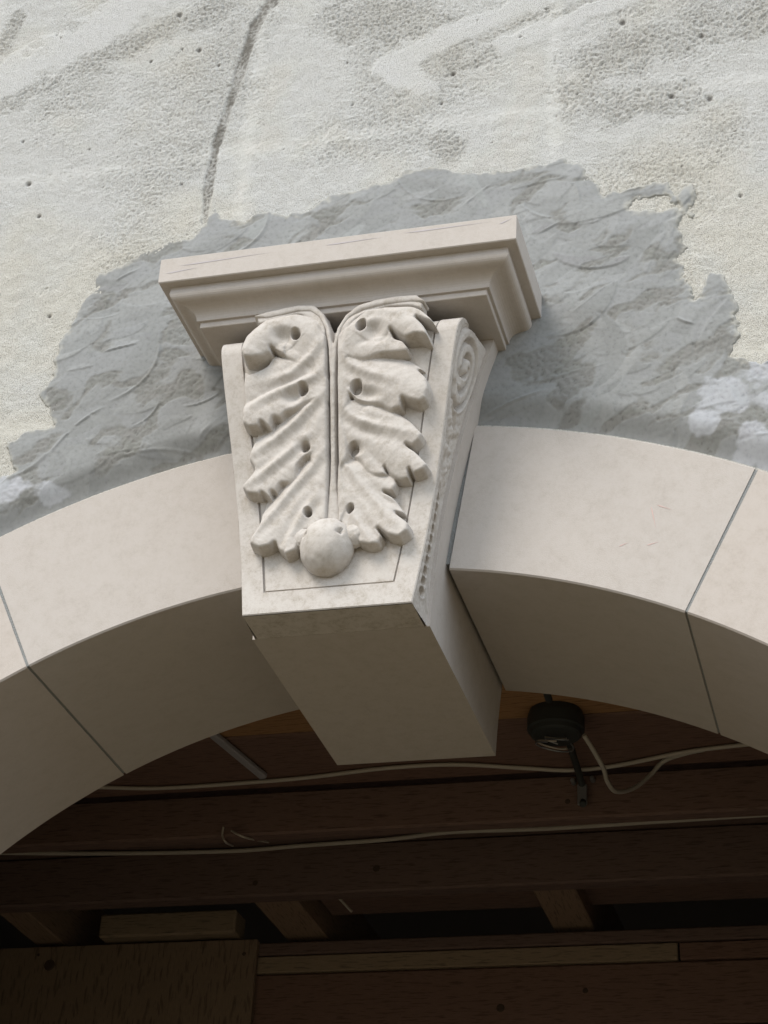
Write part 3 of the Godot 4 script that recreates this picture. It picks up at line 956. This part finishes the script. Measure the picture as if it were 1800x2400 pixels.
	# ledge: top slab, moulding, lower slab
	part("top_slab", ledge([[3.3636, 0.0016], [3.3620, 0.0], [3.3218, 0.0], [3.3204, 0.0012], [3.3196, 0.0145]]), M.slab, t)
	var prof := [[3.3197, 0.0140], [3.3180, 0.0142]]
	for k in 9:
		var a := PI / 2 * k / 8.0
		prof.append([3.3165 - 0.017 * sin(a) * 1.0, 0.0145 + 0.011 * (1.0 - cos(a)) - 0.0025 * sin(a * 2.0)])
	for k in range(1, 9):
		var a := PI / 2 * k / 8.0
		prof.append([2.0 * 0.0 + 3.2995 - 0.0165 * (1.0 - cos(a)), 0.0255 + 0.0205 * sin(a)])
	prof.append([3.2800, 0.0465])
	part("cyma_moulding", ledge(prof), M.slab, t)
	part("lower_slab", ledge([[3.2802, 0.0500], [3.2795, 0.0507], [3.2712, 0.0507], [3.2704, 0.0515]]), M.slab, t)
	for q in [[-0.231, 3.347, -0.09, 3.351], [-0.014, 3.351, 0.072, 3.353], [0.10, 3.355, 0.224, 3.356], [-0.25, 3.336, -0.20, 3.340], [0.236, 3.350, 0.254, 3.357]]:
		b = MB.new()
		stroke(b, Vector2(q[0], q[1]), Vector2(q[2], q[3]), 0.0022, 0.1885)
		part("pencil_mark", b.mesh(), M.blue, t)

# ------------------------------------------------------------------ timber inside
func bar(called: String, a: Vector3, b: Vector3, m: Material, parent: Node = null, ch := 0.003) -> MeshInstance3D:
	var k := MB.new()
	k.box((a + b) * 0.5, (b - a).abs(), ch)
	return part(called, k.mesh(), m, parent)

func knots(parent: Node, list: Array, z: float):
	for q in list:
		var b := MB.new()
		b.lathe(Vector3(q[0], q[1], z), Basis(Vector3.RIGHT, PI / 2), [Vector2(0.0, 0.0012), Vector2(q[2] * 0.7, 0.001), Vector2(q[2], -0.001)], 14)
		part("knot", b.mesh(), M.knot, parent)

func interior():
	# closed room behind the arch
	var rm := thing("room_shell", "", "")
	rm.remove_meta("category")
	structure(rm, "dark walls, floor and roof of the room behind the arch")
	bar("floor", Vector3(-2.6, -0.1, -5.0), Vector3(2.6, 0.02, ZBACK + 0.3), M.floor, rm)
	bar("wall", Vector3(-2.7, 0, -5.0), Vector3(-2.55, 3.6, ZBACK - 0.002), M.inner, rm)
	bar("wall", Vector3(2.55, 0, -5.0), Vector3(2.7, 3.6, ZBACK - 0.002), M.inner, rm)
	bar("wall", Vector3(-2.7, 0, -5.15), Vector3(2.7, 3.6, -5.002), M.inner, rm)
	bar("roof", Vector3(-2.7, 3.602, -5.15), Vector3(2.7, 3.75, ZBACK - 0.002), M.dark, rm)
	# boarded ceiling just inside
	var cl := thing("board_ceiling", "", "")
	cl.remove_meta("category")
	structure(cl, "brown boarded ceiling just inside the arch")
	var edges := [ZBACK - 0.004, -0.62, -0.855, -1.09]
	for k in 3:
		bar("board", Vector3(-2.5, CEIL, edges[k + 1] + 0.003), Vector3(2.5, CEIL + 0.025, edges[k] - 0.003), [M.wood[1], M.orange, M.wood[1]][k], cl, 0.003)
	bar("board", Vector3(-2.5, CEIL + 0.03, ZB - 0.03), Vector3(2.5, CEIL + 0.055, ZA - 0.04), M.wood[2], cl, 0.003)

	var o = thing("timber_plank", "brown plank on edge right behind the arch, carrying the upper cable", "plank", "planks on edge under the ceiling")
	bar("plank_face", Vector3(-2.5, 3.011, ZA - 0.036), Vector3(2.5, CEIL - 0.002, ZA), M.wood[0], o, 0.004)
	knots(o, [[0.10, 3.045, 0.006]], ZA)
	o = thing("timber_plank", "brown plank on edge further in, carrying the lower cable", "plank", "planks on edge under the ceiling")
	bar("plank_face", Vector3(-2.5, 3.0215, ZB - 0.042), Vector3(2.5, CEIL + 0.028, ZB), M.wood[2], o, 0.004)
	knots(o, [[-0.36, 3.07, 0.009], [-0.62, 3.05, 0.007]], ZB)

	var js := [[-1.242, -1.172, "wide pale joist at the far left above the plywood sheet", -0.06], [-0.652, -0.556, "joist between the loose plank and the pale batten", -0.02], [-0.052, 0.036, "short reddish joist right of the middle below the lower cable", 0.0]]
	for q in js:
		bar("joist", Vector3(q[0], 3.041, ZF - 0.6), Vector3(q[1], 3.19, ZB - 0.045), M.joist)
		var last: MeshInstance3D = get_child(get_child_count() - 1)
		tag(last, q[2], "joist", "joists running inwards behind the planks")
	o = bar("loose_plank", Vector3(-1.07, 3.036, ZF - 0.02), Vector3(-0.748, 3.090, ZF + 0.05), M.pale, null, 0.004)
	tag(o, "short pale plank lying on top of the plywood sheet", "plank")

	o = thing("soffit_boards", "dim brown boards between the joists, right of the black gap", "boards")
	for k in 2:
		bar("board", Vector3(-0.54, 3.082, ZF + 0.004 + 0.127 * k), Vector3(2.5, 3.10, ZF + 0.127 * (k + 1)), M.wood[k], o, 0.002)
	# bulkhead at the back
	o = thing("boarded_bulkhead", "dark boarded bulkhead at the back, right of the plywood sheet", "bulkhead")
	bar("header", Vector3(-2.5, 2.998, ZF - 0.05), Vector3(2.5, 3.0255, ZF + 0.004), M.wood[2], o, 0.003)
	bar("batten", Vector3(-0.72, 2.959, ZF - 0.05), Vector3(0.215, 2.9955, ZF), M.pale, o, 0.002)
	bar("batten", Vector3(0.219, 2.959, ZF - 0.05), Vector3(2.5, 2.9955, ZF - 0.002), M.wood[1], o, 0.002)
	for k in 5:
		bar("board", Vector3(-2.5, 2.957 - 0.135 * (k + 1) + 0.003, ZF - 0.04), Vector3(2.5, 2.957 - 0.135 * k, ZF - 0.006), M.wood[[1, 0, 2][k % 3]], o, 0.004)
	knots(o, [[0.02, 2.90, 0.006], [-0.16, 2.868, 0.009]], ZF - 0.0045)
	o = thing("plywood_sheet", "plain brown plywood sheet at the lower left", "plywood")
	bar("sheet", Vector3(-2.3, 2.3, ZF + 0.006), Vector3(-0.702, 3.0285, ZF + 0.024), M.ply, o, 0.002)
	knots(o, [[-1.19, 2.985, 0.014], [-0.73, 2.995, 0.005], [-1.22, 3.01, 0.004]], ZF + 0.0245)

	# cables and fittings
	wire("upper_cable", [Vector3(-0.947, 3.094, -0.998), Vector3(-0.813, 3.094, -1.023), Vector3(-0.682, 3.094, -1.045), Vector3(-0.493, 3.094, -1.042), Vector3(-0.376, 3.094, -1.034), Vector3(-0.230, 3.094, -1.014), Vector3(-0.098, 3.094, -1.015), Vector3(0.025, 3.094, -1.048), Vector3(0.108, 3.094, -1.070), Vector3(0.195, 3.094, -1.062), Vector3(0.327, 3.094, -1.020), Vector3(0.436, 3.094, -1.003), Vector3(0.551, 3.094, -0.992)], 0.004, M.cable, "pale grey cable sagging along the nearer plank", "cable", "cables along the planks")
	wire("lower_cable", [Vector3(-1.292, 3.122, -1.368), Vector3(-1.179, 3.122, -1.394), Vector3(-0.932, 3.122, -1.428), Vector3(-0.677, 3.121, -1.444), Vector3(-0.522, 3.122, -1.436), Vector3(-0.340, 3.122, -1.426), Vector3(-0.189, 3.122, -1.403), Vector3(0.000, 3.122, -1.410), Vector3(0.233, 3.122, -1.402), Vector3(0.441, 3.122, -1.395), Vector3(0.523, 3.122, -1.392)], 0.0046, M.cable, "pale grey cable running straight along the further plank", "cable", "cables along the planks")
	o = thing("wire_loop", "thin loose wire ends sticking up beside the lower cable", "wire")
	for w in [[Vector3(-0.584, 3.032, -1.200), Vector3(-0.560, 2.997, -1.096), Vector3(-0.567, 3.010, -1.093), Vector3(-0.567, 3.027, -1.094)], [Vector3(-0.550, 3.019, -1.094), Vector3(-0.520, 3.003, -1.093), Vector3(-0.511, 3.036, -1.200)]]:
		var b := MB.new()
		b.tube(smooth_path(w), 0.0022, 6)
		part("wire_end", b.mesh(), M.cable, o)
	wire("thin_wire", [Vector3(-0.462, 3.040, -1.50), Vector3(-0.453, 3.036, -1.60)], 0.003, M.cable, "short thin wire behind the lower plank", "wire")
	wire("flat_cable", [Vector3(0.179, 3.046, -0.820), Vector3(0.191, 3.029, -0.850), Vector3(0.201, 3.013, -0.890), Vector3(0.202, 3.005, -0.930), Vector3(0.211, 3.003, -0.970), Vector3(0.235, 3.030, -1.020), Vector3(0.260, 3.066, -1.050), Vector3(0.285, 3.094, -1.054), Vector3(0.327, 3.094, -1.026), Vector3(0.362, 3.094, -1.014)], 0.0042, M.white, "off-white cable looping down from the black junction box", "cable")
	var st := [Vector3(-0.503, 3.092, -0.802), Vector3(-0.466, 3.092, -1.015)]
	var sb := MB.new()
	var dv: Vector3 = st[1] - st[0]
	sb.box((st[0] + st[1]) * 0.5, Vector3(0.017, 0.012, dv.length()), 0.003, Basis(Vector3.UP, atan2(dv.x, dv.z)))
	o = part("cable_duct", sb.mesh(), M.plastic)
	tag(o, "short grey plastic cable duct on the ceiling left of the keystone", "cable duct")

	var jb: Vector3 = Vector3(0.127, 3.075, -0.835)
	o = thing("junction_box", "round black junction box on the ceiling right of the keystone", "junction box")
	var lb := MB.new()
	lb.lathe(jb, Basis(), [Vector2(0.0, -0.022), Vector2(0.040, -0.022), Vector2(0.044, -0.019), Vector2(0.046, -0.012), Vector2(0.050, -0.010), Vector2(0.050, 0.012), Vector2(0.046, 0.026), Vector2(0.0, 0.026)], 36)
	part("box", lb.mesh(), M.black, o)
	var rng := RandomNumberGenerator.new()
	rng.seed = 5
	for k in 4:
		var path := []
		var r := 0.018 + 0.005 * k
		for s in 15:
			var a := 0.6 * k + s * (3.4 + 0.5 * k) / 14.0
			path.append(jb + Vector3(cos(a) * r + 0.006 * sin(k * 2.0), -0.026 - 0.004 * k - 0.006 * sin(a * 1.3), sin(a) * r * 0.8))
		lb = MB.new()
		lb.tube(path, 0.0016, 6)
		part("wire", lb.mesh(), M.steel if k % 2 else M.cable, o)
	for w in [[Vector3(0.132, 3.080, -0.744), Vector3(0.135, 3.080, -0.694)], [Vector3(0.139, 3.070, -0.907), Vector3(0.129, 3.070, -1.094), Vector3(0.132, 3.029, -1.080)]]:
		var path := []
		for q in w: path.append(q)
		lb = MB.new()
		lb.tube(smooth_path(path), 0.0065, 10)
		part("conduit", lb.mesh(), M.black, o)
	var bk := [Vector3(0.130, 3.046, -1.086), Vector3(0.112, 3.080, -1.086), Vector3(0.148, 3.083, -1.086)]
	lb = MB.new()
	lb.box(bk[0] + Vector3(0, 0.005, 0), Vector3(0.018, 0.04, 0.006), 0.001)
	part("clamp", lb.mesh(), M.steel, o)
	for k in [1, 2]:
		lb = MB.new()
		lb.lathe(bk[k], Basis(Vector3.RIGHT, PI / 2), [Vector2(0.0, 0.004), Vector2(0.004, 0.003), Vector2(0.005, -0.012)], 12)
		part("screw", lb.mesh(), M.steel, o)

func wire(called: String, path: Array, r: float, m: Material, label: String, category: String, group := ""):
	var b := MB.new()
	b.tube(smooth_path(path), r, 10)
	tag(part(called, b.mesh(), m), label, category, group)
